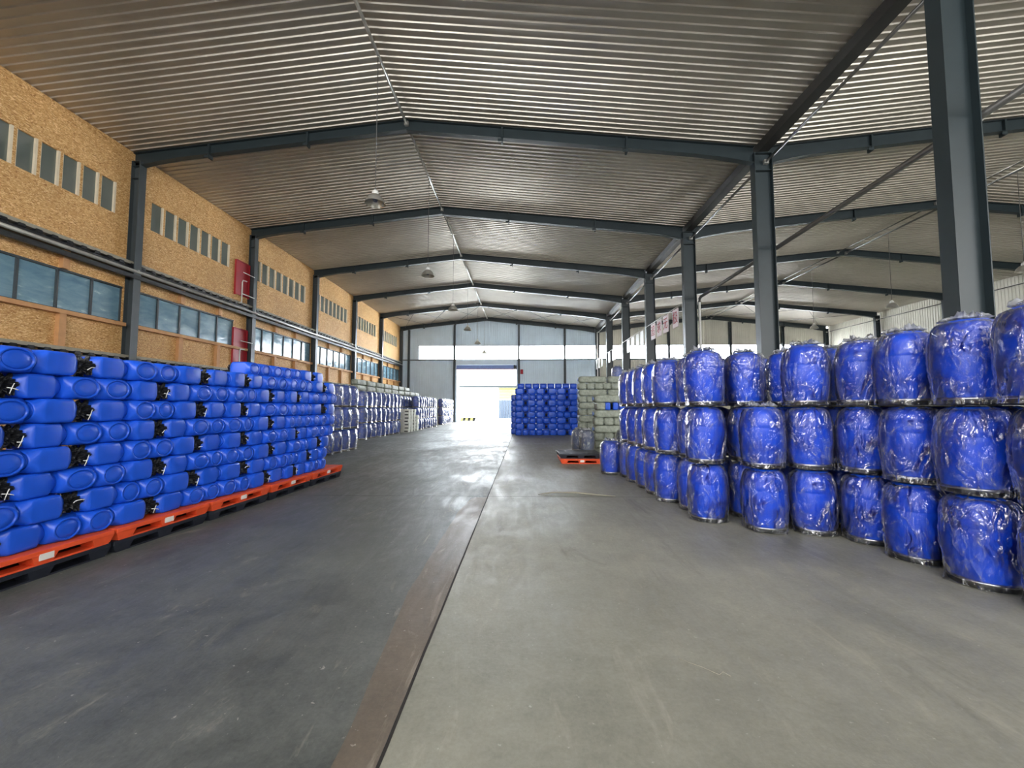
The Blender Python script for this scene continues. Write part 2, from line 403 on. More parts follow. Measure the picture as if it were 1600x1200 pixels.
# back window strip: glazing bars, rails
wn = 1
xs = [-11.5, -7.55, -0.55, 4.4, XV, 15.5, 22.0, 27.5, XE]
clear = mat('clear_glazing', (0.95, 0.98, 1, 1), 0.05, 0, 0.5, Transmission_Weight=1.0, IOR=1.05)
for a, b_ in zip(xs, xs[1:]):
    wnd = thing('window_%d' % wn, 'long strip of clear glazing in the back wall', 'window'); wnd['kind'] = 'structure'
    del wnd['label'], wnd['category']
    fr = MB(); fr.box((a, YB-0.06, WZ0-0.05), (b_, YB, WZ0)).box((a, YB-0.06, WZ1), (b_, YB, WZ1+0.04))
    nb = 2 if b_-a > 4 else 1
    for q in range(1, nb): fr.box((a+(b_-a)*0.33-0.012, YB-0.04, WZ0), (a+(b_-a)*0.33+0.012, YB, WZ1))
    obj('window_frame', fr, M['steel_grey'], wnd)
    obj('pane', MB().box((a+0.01, YB-0.012, WZ0), (b_-0.01, YB-0.006, WZ1)), clear, wnd)
    wn += 1

# door in the back wall
dr = bpy.data.objects.new('door_1', None); COL.objects.link(dr); dr['kind'] = 'structure'
fr = MB(); fr.box((DX0-0.12, YB-0.2, 0), (DX0+0.06, YB+0.02, DZ)); fr.box((DX1-0.06, YB-0.2, 0), (DX1+0.12, YB+0.02, DZ))
obj('door_frame', fr, M['sheet'], dr)
mb = MB().box((DX0, YB-0.5, DZ+0.42), (DX1, YB-0.03, WZ0-0.1)); obj('roller_box', mb, M['sheet'], dr, bevel=0.04)
mb = MB()
for q in range(4): mb.box((DX0+0.06, YB-0.20, DZ+0.02+q*0.1), (DX1-0.06, YB-0.15, DZ+0.11+q*0.1))
obj('door_leaf', mb, M['blueband'], dr)
obj('bottom_bar', MB().box((DX0+0.06, YB-0.22, DZ-0.06), (DX1-0.06, YB-0.13, DZ+0.02)), plain('pink_bar', srgb(190, 150, 160), 0.5), dr)
tag(obj('door_motor', MB().box((DX1-0.35, YB-0.42, DZ-0.02), (DX1-0.05, YB-0.2, DZ+0.30)).tube([(DX1-0.3, YB-0.3, DZ+0.3), (DX1-0.3, YB-0.3, DZ+0.42)], 0.06), M['steel'], bevel=0.02), 'small dark roller door motor at the top right corner of the back doorway', 'motor')
tag(obj('alarm_box', MB().box((DX1+0.36, YB-0.22, DZ-0.55), (DX1+0.66, YB-0.03, DZ-0.05)).box((DX1+0.40, YB-0.25, DZ-0.30), (DX1+0.62, YB-0.2, DZ-0.1)), M['signred'], bevel=0.02), 'red and white alarm box on the wall right of the bright doorway', 'alarm')

# ------------------------------------------------------------ portal frames
def hcol(w_, dep, h, t=0.02):
    # w_ : width across X of the web, dep : flange width along Y
    mb = MB()
    mb.box((-w_/2, -dep/2, 0), (-w_/2+t, dep/2, h)); mb.box((w_/2-t, -dep/2, 0), (w_/2, dep/2, h))
    mb.box((-w_/2+t, -t/2, 0), (w_/2-t, t/2, h))
    return mb
def column(x, y, w_, dep, h, label, group, m=None):
    t = thing('steel_column', label, 'column', (x, y, 0), 0, group)
    obj('shaft', hcol(w_, dep, h), m or M['steel'], t)
    obj('base_plate', MB().box((-w_/2-0.06, -dep/2-0.06, 0), (w_/2+0.06, dep/2+0.06, 0.03)), m or M['steel'], t)
    mb = MB()
    for zz in (h-0.62, h-0.02): mb.box((-w_/2+0.02, -dep/2, zz), (w_/2-0.02, dep/2, zz+0.015))
    obj('stiffener', mb, m or M['steel'], t)
    return t
def rafter(x0, x1, y, d0, d1, label, group):
    # I section between x0 and x1 directly under the roof, depth d0 at x0, d1 at x1
    t = thing('roof_beam', label, 'roof beam', ((x0+x1)/2, y, 0), 0, group)
    cx = (x0+x1)/2; N = 12; mw = MB(); mt = MB(); ml = MB()
    L = abs(x1-x0)
    def dep(u):
        # haunch near the column ends
        return d0+(d1-d0)*u
    xs_ = [x0+(x1-x0)*i/N for i in range(N+1)]
    ys_ = (-0.1, 0.1)
    def band(mb, yh, fa, fb):
        rows = []
        for i, xx in enumerate(xs_):
            zt = roofz(xx)-0.045; dd = depth(i/N)
            za, zb = fa(zt, dd), fb(zt, dd)
            rows.append([(xx-cx, -yh, za), (xx-cx, yh, za), (xx-cx, yh, zb), (xx-cx, -yh, zb)])
        mb.quadgrid(rows, True, False, True, True)
    def depth(u):
        hl = max(0, 1-u/0.12)*d0[1] + max(0, (u-0.88)/0.12)*d1[1]
        return d0[0]+(d1[0]-d0[0])*u+hl
    band(mw, 0.01, lambda z, d: z-d, lambda z, d: z)
    band(mt, 0.1, lambda z, d: z-0.016, lambda z, d: z)
    band(ml, 0.1, lambda z, d: z-d-0.016, lambda z, d: z-d)
    obj('web', mw, M['steel'], t); obj('top_flange', mt, M['steel'], t); obj('bottom_flange', ml, M['steel'], t)
    mb = MB()
    for u in (0.28, 0.64):
        xx = x0+(x1-x0)*u; zt = roofz(xx)-0.045; dd = depth(u)
        mb.box((xx-cx-0.03, -0.1, zt-dd-0.14), (xx-cx+0.03, 0.1, zt)); mb.box((xx-cx-0.14, -0.1, zt-dd-0.14), (xx-cx-0.03, -0.08, zt-dd-0.05))
    obj('bracket', mb, M['steel'], t)
    return t
def nth(k):
    return ORD[k]+' from the camera'
gL, gV, gE = 'columns along the chipboard wall', 'columns in the row between the two halls', 'columns along the right-hand wall'
vis = [y for y in F if y > 1]
for y in F:
    k = vis.index(y)+1 if y in vis else 0
    back = y > 43
    pos = 'frame against the back wall' if back else ('frame %s' % nth(k) if k else 'frame behind the camera')
    if back: y = YB-0.2
    if y > 1:
        column(XL+0.17, y, 0.3, 0.26, ZL-0.35, 'dark grey steel column standing against the chipboard wall, '+pos, gL, M['steel_grey'])
        column(XE-0.05, y, 0.4, 0.25, ZE-0.35, 'dark steel column on the right-hand corrugated wall, '+pos, gE)
    column(XV-0.0 if y > 8 else XV-0.12, y, 0.58 if not back else 0.4, 0.28, roofz(XV)-0.26, 'tall dark teal steel column between the two halls, '+pos, gV)
    if y > 1:
        for (a, b_, da, db, nm) in ((XL, XR1, (0.36, 0.14), (0.34, 0), 'left slope of the left hall'), (XR1, XV-0.25, (0.36, 0), (0.42, 0.14), 'right slope of the left hall'),
                                 (XV+0.25, XR2, (0.42, 0.14), (0.36, 0), 'left slope of the right hall'), (XR2, XE, (0.36, 0), (0.42, 0.14), 'right slope of the right hall')):
            rafter(a, b_, y, da, db, 'roof beam on the %s, %s' % (nm, pos), 'roof beams of the portal frames')
# slim columns on the back wall
for x in (-12.55, -7.55, -0.55, 4.4):
    column(x, YB-0.16, 0.2, 0.26, roofz(x)-0.5, 'slim blue-grey wall column on the back wall, %s' % {-12.55: 'nearest the chipboard wall', -7.55: 'left edge of the bright doorway', -0.55: 'right edge of the bright doorway', 4.4: 'midway between doorway and the next hall'}[x], 'slim columns on the back wall', M['steel_grey'])
for i, x in enumerate((15.5, 22.0, 27.5)):
    column(x, YB-0.16, 0.25, 0.26, roofz(x)-0.5, 'slim dark back wall column of the right hall, %s from the left' % ORD[i+1], 'slim columns on the back wall', M['steel'])
tag(obj('wall_rail', MB().box((XL+0.4, YB-0.34, WZ0-0.16), (XE-0.3, YB-0.29, WZ0-0.06)), M['steel_grey']), 'thin horizontal blue-grey rail crossing the back wall under the window strip', 'rail')

# gutters and tie pipes
tag(obj('valley_gutter', MB().prism([(XV-0.16, YF, ZV-0.25), (XV+0.16, YF, ZV-0.25), (XV+0.24, YF, ZV-0.045), (XV-0.24, YF, ZV-0.045)], [(XV-0.16, YB-0.1, ZV-0.25), (XV+0.16, YB-0.1, ZV-0.25), (XV+0.24, YB-0.1, ZV-0.045), (XV-0.24, YB-0.1, ZV-0.045)]), M['gutter']), 'dark valley gutter running between the two roofs above the column row', 'gutter')
def tie(x, z, r, m, label, group, bays):
    for i, (a, b_) in enumerate(bays):
        t = thing('tie_pipe', label % ('bay %s' % nth(i+1)), 'pipe', (x, a, z), 0, group)
        obj('pipe', MB().tube([(0, 0.12, 0), (0, b_-a-0.12, 0)], r), m, t)
        obj('end_plate', MB().box((-0.07, 0.02, -0.07), (0.07, 0.12, 0.07)).box((-0.07, b_-a-0.12, -0.07), (0.07, b_-a-0.02, 0.07)), M['galv'], t)
bays = [(F[i]+0.02, F[i+1]-0.02) for i in range(2, 9)]
tie(XR1, ZR1-0.20, 0.045, M['galv'], 'galvanised round tie pipe under the ridge of the left hall, %s', 'ridge tie pipes of the left hall', bays)
tie(XV+0.10, ZV-0.58, 0.045, M['pipe_dark'], 'galvanised round tie pipe beside the valley gutter, %s', 'tie pipes beside the valley gutter', bays)
tie(XR2, ZR2-0.30, 0.045, M['pipe_dark'], 'grey tie pipe under the ridge of the right hall, %s', 'ridge tie pipes of the right hall', bays[1:])
tie(XR2-0.5, ZR2-0.25, 0.03, M['pipe_dark'], 'thin pipe beside the ridge of the right hall, %s', 'thin ridge pipes of the right hall', bays[1:])
tie(XE-0.12, ZE-0.75, 0.035, M['pipe_dark'], 'thin tie pipe along the top of the right-hand wall, %s', 'tie pipes on the right-hand wall', bays[2:])
# rain pipe hung beside the column row
px = XV+0.42
dp = thing('rain_pipe', 'thick grey rain pipe running beside the column row and turning down a column', 'pipe', (px, 1.0, 6.75))
obj('pipe', MB().tube([(0, 0, 0.15), (0, 17.9, 0), (0, 18.05, -0.06), (0, 18.1, -0.2)], 0.07, 12), M['pipe_dark'], dp)
obj('down_pipe', MB().tube([(0, 18.1, -0.2), (0, 18.1, -6.6)], 0.055, 12), M['white'], dp)
for yy in (6.3, 12.2): obj('clamp', MB().tube([(0, yy, 0.09), (0, yy+0.05, 0.09)], 0.09, 12), M['galv'], dp)
tag(obj('corner_pipe', MB().tube([(XV-0.05, YB-0.55, 0.0), (XV-0.05, YB-0.55, 9.6)], 0.06, 12), M['white']), 'pale vertical pipe in front of the back wall at the row of columns', 'pipe')

# brace rods in the last bay
ya, yb_ = F[8]+0.1, YB-0.35
bi = 0
for (xa, xb) in ((XL+0.6, -10.3), (-10.3, -7.2), (-7.2, XR1), (XR1, -0.1), (-0.1, 3.9), (3.9, XV-0.5), (XV+0.6, 13.9), (13.9, XR2), (XR2, 26), (26, XE-0.8)):
    bi += 1
    for q, (p0, p1) in enumerate((((xa, ya), (xb, yb_)), ((xb, ya), (xa, yb_)))):
        tag(obj('brace_rod', MB().tube([(p0[0], p0[1], roofz(p0[0])-0.22), (p1[0], p1[1], roofz(p1[0])-0.22)], 0.018, 6), M['steel']),
            'thin brace rod, last roof bay, %s crossing pair from the left, running %s' % (ORD[bi], 'rightwards' if q == 0 else 'leftwards'), 'brace rod', 'brace rods of the last roof bay')

# ------------------------------------------------------------ left wall: chipboard, windows, ledges
XW = XL+0.02; TH = 0.16
def wbox(mb, y0, y1, z0, z1, off=0.0): mb.box((XW-TH, y0, z0), (XW+off, y1, z1))
UZ0, UZ1, LZ0, LZ1 = 7.98, 9.02, 4.40, 5.62
wl = MB(); bat = MB()
upper = {}; bayi = 0
bl = [(-4.81, 1.19), (1.19, 7.19), (7.19, 13.19), (13.19, 19.19), (19.19, 25.19), (25.19, 31.19), (31.19, 37.19), (37.19, 43.4)]
spans = {0: None, 1: None, 2: (8.35, 12.68, 8), 3: (13.88, 17.86, 7), 4: (19.5, 24.3, 8), 5: (25.55, 30.2, 8), 6: (31.7, 36.2, 8), 7: (37.9, 42.3, 8)}
for i, (a, b_) in enumerate(bl):
    sp = spans[i]
    wbox(wl, a, b_, 0, LZ0); wbox(wl, a, b_, LZ1, UZ0); wbox(wl, a, b_, UZ1, ZL-0.02)
    if sp is None:
        wbox(wl, a, b_, LZ0, UZ0+0.001); wbox(wl, a, b_, UZ0, UZ1); continue
    y0, y1, npan = sp
    wbox(wl, a, y0, UZ0, UZ1); wbox(wl, y1, b_, UZ0, UZ1)
    pitch = (y1-y0)/npan
    fr = MB(); gl = MB()
    for q in range(npan):
        ys = y0+q*pitch
        gl.box((XW-0.065, ys, UZ0), (XW-0.05, ys+pitch*0.76, UZ1))
        wbox(wl, ys+pitch*0.84, ys+pitch, UZ0, UZ1)
        fr.box((XW-0.07, ys+pitch*0.74, UZ0), (XW+0.012, ys+pitch*0.845, UZ1))
        if q: fr.box((XW-0.07, ys-0.005, UZ0), (XW-0.01, ys+0.02, UZ1))
    wnd = bpy.data.objects.new('window_%d' % wn, None); COL.objects.link(wnd); wnd['kind'] = 'structure'; wn += 1
    obj('window_frame', fr, plain('pale_window_frame', srgb(222, 208, 182), 0.5), wnd) if i == 2 else obj('window_frame', fr, bpy.data.materials['pale_window_frame'], wnd)
    obj('pane', gl, M['glass_up'], wnd)
    # lower band
    ly0, ly1 = a+0.2, b_-0.2
    if i == 3: ly1 = 18.2
    wbox(wl, a, ly0, LZ0, LZ1); wbox(wl, ly1, b_, LZ0, LZ1)
    nl = 5 if i == 3 else 6
    pl = (ly1-ly0)/nl
    wnd = bpy.data.objects.new('window_%d' % wn, None); COL.objects.link(wnd); wnd['kind'] = 'structure'; wn += 1
    fr = MB(); fr.box((XW-0.1, ly0, LZ0), (XW-0.01, ly1, LZ0+0.05)).box((XW-0.1, ly0, LZ1-0.06), (XW+0.01, ly1, LZ1))
    for q in range(nl+1): fr.box((XW-0.1, ly0+q*pl-0.03, LZ0), (XW-0.01, ly0+q*pl+0.03, LZ1))
    obj('window_frame', fr, M['winframe'], wnd)
    gl = MB()
    for q in range(nl): gl.box((XW-0.08, ly0+q*pl+0.03, LZ0+0.05), (XW-0.06, ly0+(q+1)*pl-0.03, LZ1-0.06))
    obj('pane', gl, M['glass_low'], wnd)
    # battens and sill
    for u in (0.345, 0.67):
        yy = a+(b_-a)*u
        bat.box((XW, yy-0.09, LZ1), (XW+0.13, yy+0.09, 6.22)); bat.box((XW, yy-0.09, 3.32), (XW+0.13, yy+0.09, LZ0-0.1))
    bat.box((XW, a+0.15, LZ0-0.12), (XW+0.15, b_-0.15, LZ0))
struct('wall_left', wl, M['osb'])
struct('trim_6', bat, M['osb_plain'])
# ledges: floor-deck edges with corrugated underside, pipes and dark beam
k = 7
for z in (6.42, 3.22):
    mb = MB().box((XW, 1.2, z), (XW+0.22, 43.3, z+0.10)); struct('trim_%d' % k, mb, M['ledge']); k += 1
    mb = MB(); y = 1.2
    while y < 43.2:
        mb.prism([(XW+0.05, y, z-0.07), (XW+0.05, y+0.03, z+0.0), (XW+0.05, y+0.16, z), (XW+0.05, y+0.19, z-0.07)], [(XW+0.245, y, z-0.07), (XW+0.245, y+0.03, z+0.02), (XW+0.245, y+0.16, z+0.02), (XW+0.245, y+0.19, z-0.07)]); y += 0.38
    mb.box((XW, 1.2, z-0.26), (XW+0.20, 43.3, z-0.07)); struct('trim_%d' % k, mb, M['black']); k += 1
pp = thing('wall_pipe', 'long polished grey pipe clipped along the chipboard wall below the upper ledge', 'pipe', (XW+0.32, 1.2, 6.18))
obj('pipe', MB().tube([(0, 0, 0), (0, 42, 0)], 0.055, 12), M['galv'], pp)
for y in [f for f in F if f > 3 and f < 43]: obj('clip', MB().box((-0.3, y-1.2-0.03, 0.04), (0.03, y-1.2+0.03, 0.075)), M['galv'], pp)
tag(obj('cable_duct', MB().box((XW+0.22, 1.2, 5.93), (XW+0.32, 43.2, 6.07)), M['black']), 'long black duct right under the polished wall pipe', 'duct')
# red doors with handrails
for (z0, z1, nm) in ((6.88, 8.48, 'upper'), (3.62, 5.25, 'lower')):
    t = thing('red_hatch', '%s red hatch door on the chipboard wall beside the second visible column' % nm, 'hatch', (XW, 18.62, z0))
    obj('leaf', MB().box((0.0, -0.42, 0), (0.06, 0.42, z1-z0)), M['red'], t, bevel=0.01)
    obj('frame', MB().box((0, -0.48, -0.03), (0.08, -0.42, z1-z0+0.03)).box((0, 0.42, -0.03), (0.08, 0.48, z1-z0+0.03)).box((0, -0.42, z1-z0), (0.08, 0.42, z1-z0+0.05)), M['red'], t)
    t2 = thing('handrail', 'white tubular handrail in front of the %s red hatch' % nm, 'handrail', (XW+0.3, 18.62, z0))
    obj('rail', MB().tube([(0, -0.35, -0.42), (0, -0.35, 0.55), (0, -0.3, 0.66), (0, -0.05, 0.68)], 0.028).tube([(0, -0.3, 0.02), (0, 0.5, 0.02)], 0.022).tube([(0, -0.3, 1.05), (0, 0.5, 1.05)], 0.018), M['white'], t2)
    obj('bracket', MB().box((-0.3, -0.37, -0.44), (0.02, -0.33, -0.40)), M['white'], t2)

# ------------------------------------------------------------ pendant lamps
def lamp(x, y, zl, ztop, label, g, first=[None]):
    if first[0] is None:
        t = thing('pendant_lamp', label, 'lamp', (x, y, zl), 0, g); first[0] = t
        mb = MB().lathe([(0.27, 0.0), (0.262, 0.03), (0.22, 0.13), (0.14, 0.22), (0.09, 0.25), (0.085, 0.25), (0.135, 0.215), (0.212, 0.125), (0.25, 0.03), (0.262, 0.0)], 28, caps=(False, False)); obj('reflector', mb, M['reflector'], t)
        obj('lamp_holder', MB().lathe([(0.09, 0.24), (0.085, 0.33), (0.05, 0.36), (0.02, 0.40)], 16), M['white'], t)
        obj('bulb', MB().lathe([(0.03, 0.24), (0.06, 0.18), (0.07, 0.12), (0.05, 0.06), (0.01, 0.04)], 16), M['bulb'], t)
        obj('cable', MB().tube([(0, 0, 0.38), (0, 0, ztop-zl)], 0.011, 6), M['cable'], t)
    else: dup(first[0], (x, y, zl), 0, label, g)
for i, y in enumerate((10.42, 16.38, 22.3, 28.2, 34.3, 40.3)):
    lamp(XR1, y, 7.02, 11.2, 'metal bell pendant lamp on a long cable in the left hall, %s' % nth(i+1), 'pendant lamps of the left hall')
for i, y in enumerate((16.4, 22.2, 28.1, 34.2)):
    lamp(XR2, y, 6.98, 11.13, 'pale bell pendant lamp hanging in the right hall, %s' % nth(i+1), 'pendant lamps of the right hall')

# ------------------------------------------------------------ hanging sign boards
def sign_row(y0, y1, items, zt, rail_label, pos):
    x = XV-0.28
    tag(obj('sign_rail', MB().tube([(x, y0, zt), (x, y1, zt)], 0.02, 8).tube([(x, y0+0.05, zt), (x, y0+0.05, zt-1.0)], 0.015, 6), M['white']), rail_label, 'rail', 'sign rails between the columns')
    for i, (yc, ch) in enumerate(items):
        t = thing('hanging_sign', ('pale sign with red character, %s from far end, %s' if ch else 'washed-out pale sign board, %s from far end, %s') % (ORD[i+1], pos), 'sign', (x, yc, zt-0.99), 0, 'character signs hung between the columns')
        obj('board', MB().box((-0.02, -0.36, 0), (0.02, 0.36, 0.92)), M['signpaper'] if ch else M['white'], t)
        obj('hanger', MB().box((-0.006, -0.25, 0.92), (0.006, -0.24, 0.99)), M['white'], t); obj('hanger', MB().box((-0.006, 0.24, 0.92), (0.006, 0.25, 0.99)), M['white'], t)
        if not ch: continue
        cu = bpy.data.curves.new('text', 'FONT'); cu.body = ch; cu.size = 0.66; cu.align_x = 'CENTER'; cu.align_y = 'CENTER'; cu.extrude = 0.004
        to = bpy.data.objects.new('text', cu); COL.objects.link(to)
        bpy.context.view_layer.update()
        me = bpy.data.meshes.new_from_object(to.evaluated_get(bpy.context.evaluated_depsgraph_get()))
        COL.objects.unlink(to); bpy.data.objects.remove(to)
        me.materials.clear(); me.materials.append(M['signred'])
        o = bpy.data.objects.new('lettering', me); COL.objects.link(o); o.parent = t
        # the side turned to the camera: normal -X, reading from far to near
        o.rotation_euler = (PI/2, 0, -PI/2); o.location = (-0.03, 0, 0.46)
sign_row(19.31, 25.07, [(23.75, '追'), (22.7, '求'), (21.65, '无'), (20.25, '极')], 6.55, 'thin white rail carrying the four character signs between the second and third column', 'second bay of the column row')
sign_row(25.31, 31.07, [(29.4, ''), (28.2, ''), (27.0, ''), (26.0, '')], 6.55, 'thin white rail carrying signs one bay behind the four character signs', 'third bay of the column row')
sign_row(31.31, 37.07, [(36.0, ''), (34.4, ''), (33.6, '')], 6.55, 'thin white rail carrying signs two bays behind the four character signs', 'fourth bay of the column row')
sign_row(37.31, 43.2, [(42.2, ''), (40.8, ''), (39.4, '')], 6.55, 'thin white rail carrying signs in the bay next to the back wall', 'bay next to the back wall')

# ------------------------------------------------------------ jerrycans
CL, CW, CH = 0.43, 0.297, 0.2285
def can_mesh():
    mb = MB(); N = 40; a0, b0 = CW/2-0.0005, CH/2+0.0008
    secs = [(0.30, 0.30, 2, 0.006), (0.64, 0.68, 2, 0.006), (0.655, 0.695, 2, 0.008), (0.67, 0.71, 2, 0.022), (0.71, 0.75, 2, 0.022), (0.725, 0.765, 2, 0.004), (0.76, 0.81, 2, 0.0), (0.84, 0.895, 2, 0.001), (0.865, 0.92, 2.05, 0.008), (0.93, 0.965, 2.7, 0.035), (0.99, 1.0, 4.5, 0.062), (1, 1, 8, 0.078),
            (1, 1, 9, 0.20), (1, 1, 9, 0.290), (0.985, 0.985, 7.5, 0.302), (0.90, 0.93, 4.5, 0.327), (0.74, 0.78, 3.2, 0.358), (0.66, 0.70, 2.8, 0.365), (0.35, 0.42, 2.2, 0.373), (0.24, 0.31, 2, 0.376)]
    rows = []
    for fa, fb, e, y in secs:
        row = []
        for k in range(N):
            t = 2*PI*k/N; c, s = math.cos(t), math.sin(t)
            x = math.copysign(abs(c)**(2/e), c)*a0*fa; z = math.copysign(abs(s)**(2/e), s)*b0*fb
            row.append((x, y, z+CH/2))
        rows.append(row[::-1])
    mb.quadgrid(rows, True, True, True, True); return mb
cg = 'blue jerrycans stacked on the left pallets'
can0 = thing('jerrycan', 'x', 'jerrycan', (0, 0, -5))
obj('body', can_mesh(), M['bluecan'], can0)
mb = MB(); rows = []
for (rr, y) in ((0.036, 0.376), (0.045, 0.380), (0.046, 0.410), (0.038, 0.416)):
    rows.append([(rr*(1+0.06*(k % 2))*math.cos(2*PI*k/24), y, CH/2+rr*(1+0.06*(k % 2))*math.sin(2*PI*k/24)) for k in range(24)][::-1])
mb.quadgrid(rows, True, True, True, True); capo = obj('cap', mb, M['black'], can0)
# crumpled black cover over the cap, widened to stand in for the gap's shade
mb = MB(); rows = []
for i in range(9):
    u = i/8; y = 0.350+u*0.076
    rr = [0.090, 0.100, 0.106, 0.100, 0.092, 0.084, 0.074, 0.060, 0.03][i]
    row = []
    for k in range(48):
        c, s_ = math.cos(2*PI*k/48), math.sin(2*PI*k/48)
        r_ = rr*(0.92+0.45*noise.noise(Vector((c*3.3, s_*3.3, u*2)))+0.35*noise.noise(Vector((c*9, s_*9, u*5))))
        row.append((max(-0.14, min(0.150, r_*c*1.25)), y+0.022*noise.noise(Vector((c*5, s_*5, i+2))), CH/2+max(-0.11, min(0.11, r_*s_))))
    rows.append(row[::-1])
mb.quadgrid(rows, True, False, True, True); obj('cap_cover_gap_shade', mb, M['black'], can0)
can1 = thing('jerrycan', 'x', 'jerrycan', (0, 0, -5))       # the same can seen from its base
for c in can0.children:
    d = c.copy(); COL.objects.link(d); d.parent = can1
ties = []
for q in range(7):
    pts = []; rr = random.Random(q*3+1)
    a_ = rr.uniform(-0.5, 0.9); ln = rr.uniform(0.05, 0.11); cv = rr.uniform(-0.05, 0.05); zo = rr.uniform(-0.05, 0.03)
    for i in range(7):
        u = i/6-0.5
        pts.append((-0.152-0.012*math.sin(u*4+q), 0.415+ln*math.cos(a_)*u, CH/2+zo+ln*math.sin(a_)*u+cv*(1-4*u*u)*0.5))
    mb = MB().tube(pts, 0.0042, 5)
    if q % 2: mb.tube([(x-0.004, y+rr.uniform(-0.01, 0.02), z-0.05*(k_-1)) for k_, (x, y, z) in enumerate(pts[2:5])], 0.0035, 5)
    ties.append(mb.mesh('tie_string', M['tie']))
XFv = lambda y: -4.46+0.045*(y-3.3)
# each layer from the near end, top layer first: where along the aisle every run starts (metres),
# P = a pair lying cap to cap, C = one can with its base outwards
ROWS = [
    'P2.09 C2.93 C3.23 P3.55 C4.40 C4.71 P4.99 P5.86 C6.59 C6.92 C7.22 C7.51 C7.78 P8.02 E8.94',
    'C2.68 P2.98 C3.78 C4.10 P4.43 C5.22 C5.56 C5.86 C6.17 P6.41 P7.22 C7.95 C8.28 C8.61 E8.94',
    'P2.10 C2.94 C3.24 P3.54 C4.42 C4.71 P4.97 P5.80 C6.58 C6.92 C7.26 C7.53 C7.76 P8.02 E8.94',
    'C2.75 P3.05 C3.85 C4.15 P4.43 C5.17 C5.51 C5.80 C6.13 P6.37 C7.24 C7.45 C7.69 C7.98 C8.28 C8.58 E8.88',
    'P2.09 C2.93 C3.23 P3.53 C4.40 C4.69 P4.97 P5.77 C6.64 C6.95 P7.24 C7.89 C8.26 C8.56 E8.85',
    'C2.69 P2.99 C3.79 C4.12 P4.40 C5.22 C5.52 C5.76 C6.11 P6.39 C7.29 C7.71 P7.91 E8.72',
    'P2.06 C2.90 C3.20 P3.50 C4.35 C4.59 P4.87 P5.75 C6.72 C7.00 C7.26 C7.43 P7.59 C8.31 E8.61',
    'C2.62 P2.92 C3.72 C4.01 P4.30 C5.19 C5.48 C5.75 C6.06 P6.32 P7.20 C7.87 C8.07 C8.33 E8.58',
]
LAY = {0: 'extra top row, left stack', 8: 'bottom layer, left stack'}
for q in range(1, 8): LAY[q] = ORD[q]+' full layer, left stack'
ZP = 0.262
def fill_row(txt, z, lay, back=0.0):
    runs = [(w_[0], float(w_[1:])) for w_ in txt.split()]; n_ = 0
    for (c, y), (_, y2) in zip(runs, runs[1:]):
        L = y2-y if y2-y > 0.2 else 0.2
        if c == 'P':
            for h in (0, 1):
                n_ += 1
                yy = y+0.003 if h == 0 else y2-0.003
                xx = XFv(y+L/2)-CW/2-0.005-back+R.uniform(-0.012, 0.012)
                t = dup(can0, (xx, yy, z), R.uniform(-0.01, 0.01)+(0 if h == 0 else PI), 'blue jerrycan on its side, cap %s, %s from left, %s' % ('right' if h == 0 else 'left', ORD[n_], lay), cg, (1, (y2-y)/0.868, 1))
                if h == 0 and y2 < 7.4: dup(can1, (XFv(y+L/2)-0.33-back, (y+y2)/2, z), PI/2, 'blue jerrycan behind the caps, %s from left, %s' % (ORD[n_], lay), 'jerrycans of the second rank, left stack')
                if h == 1:
                    o = bpy.data.objects.new('tie_string', ties[R.randrange(7)]); COL.objects.link(o); o.parent = t
        else:
            n_ += 1
            dup(can1, (XFv(y+L/2)-back+R.uniform(-0.012, 0.02), y+L/2, z), PI/2+R.uniform(-0.03, 0.03), 'blue jerrycan, round base out, %s from left, %s' % (ORD[n_], lay), cg, (min(1.12, L/0.297), 1, 1))
for i, runs in enumerate(ROWS):
    fill_row(runs, ZP+CH*(7-i), LAY[i+1])
fill_row('C6.55 C6.85 C7.15 C7.45 C7.75 P8.05 E8.90', ZP+CH*8, LAY[0], 0.26)

# pallets
def pallet(m, label, group, L=1.19, W=1.1, H=0.13, sticker=True):
    t = thing('pallet', label, 'pallet', (0, 0, 0), 0, group)
    mb = MB().box((-W/2, -L/2, H-0.045), (W/2, L/2, H))
    obj('deck', mb, m, t, bevel=0.006)
    for i in range(3):
        for j in range(3):
            x = (-W/2+0.09, 0, W/2-0.09)[i]; y = (-L/2+0.105, 0, L/2-0.105)[j]
            hx, hy = 0.085, (0.105, 0.10, 0.105)[j]
            q = [(x-hx, y-hy), (x+hx, y-hy), (x+hx, y+hy), (x-hx, y+hy)]
            q0 = [(x-hx*0.85, y-hy*0.7), (x+hx*0.85, y-hy*0.7), (x+hx*0.85, y+hy*0.7), (x-hx*0.85, y+hy*0.7)]
            obj('block', MB().prism([(a, b, 0.012) for a, b in q0], [(a, b, H-0.045) for a, b in q]), m, t)
    for i in range(3):
        x = (-W/2+0.09, 0, W/2-0.09)[i]
        obj('skid', MB().box((x-0.07, -L/2+0.04, 0), (x+0.07, L/2-0.04, 0.016)), m, t)
    if sticker: obj('sticker', MB().box((W/2-0.006, -0.05, H-0.088), (W/2+0.003, 0.06, H-0.03)), M['sticker'], t)
    return t
pn = 0
pw = 1.1
yb0 = 1.50
p_or = pallet(M['orange'], 'orange plastic pallet under the blue jerrycans, nearest and cut by the left frame edge', 'orange pallets under the left stack')
p_bk = pallet(M['navy'], 'black plastic pallet under the nearest orange pallet', 'black pallets under the left stack', sticker=False)
desc = ['nearest and cut by the frame edge', 'second from the near end', 'third from the near end', 'fourth from the near end', 'fifth from the near end', 'at the far end of the stack']
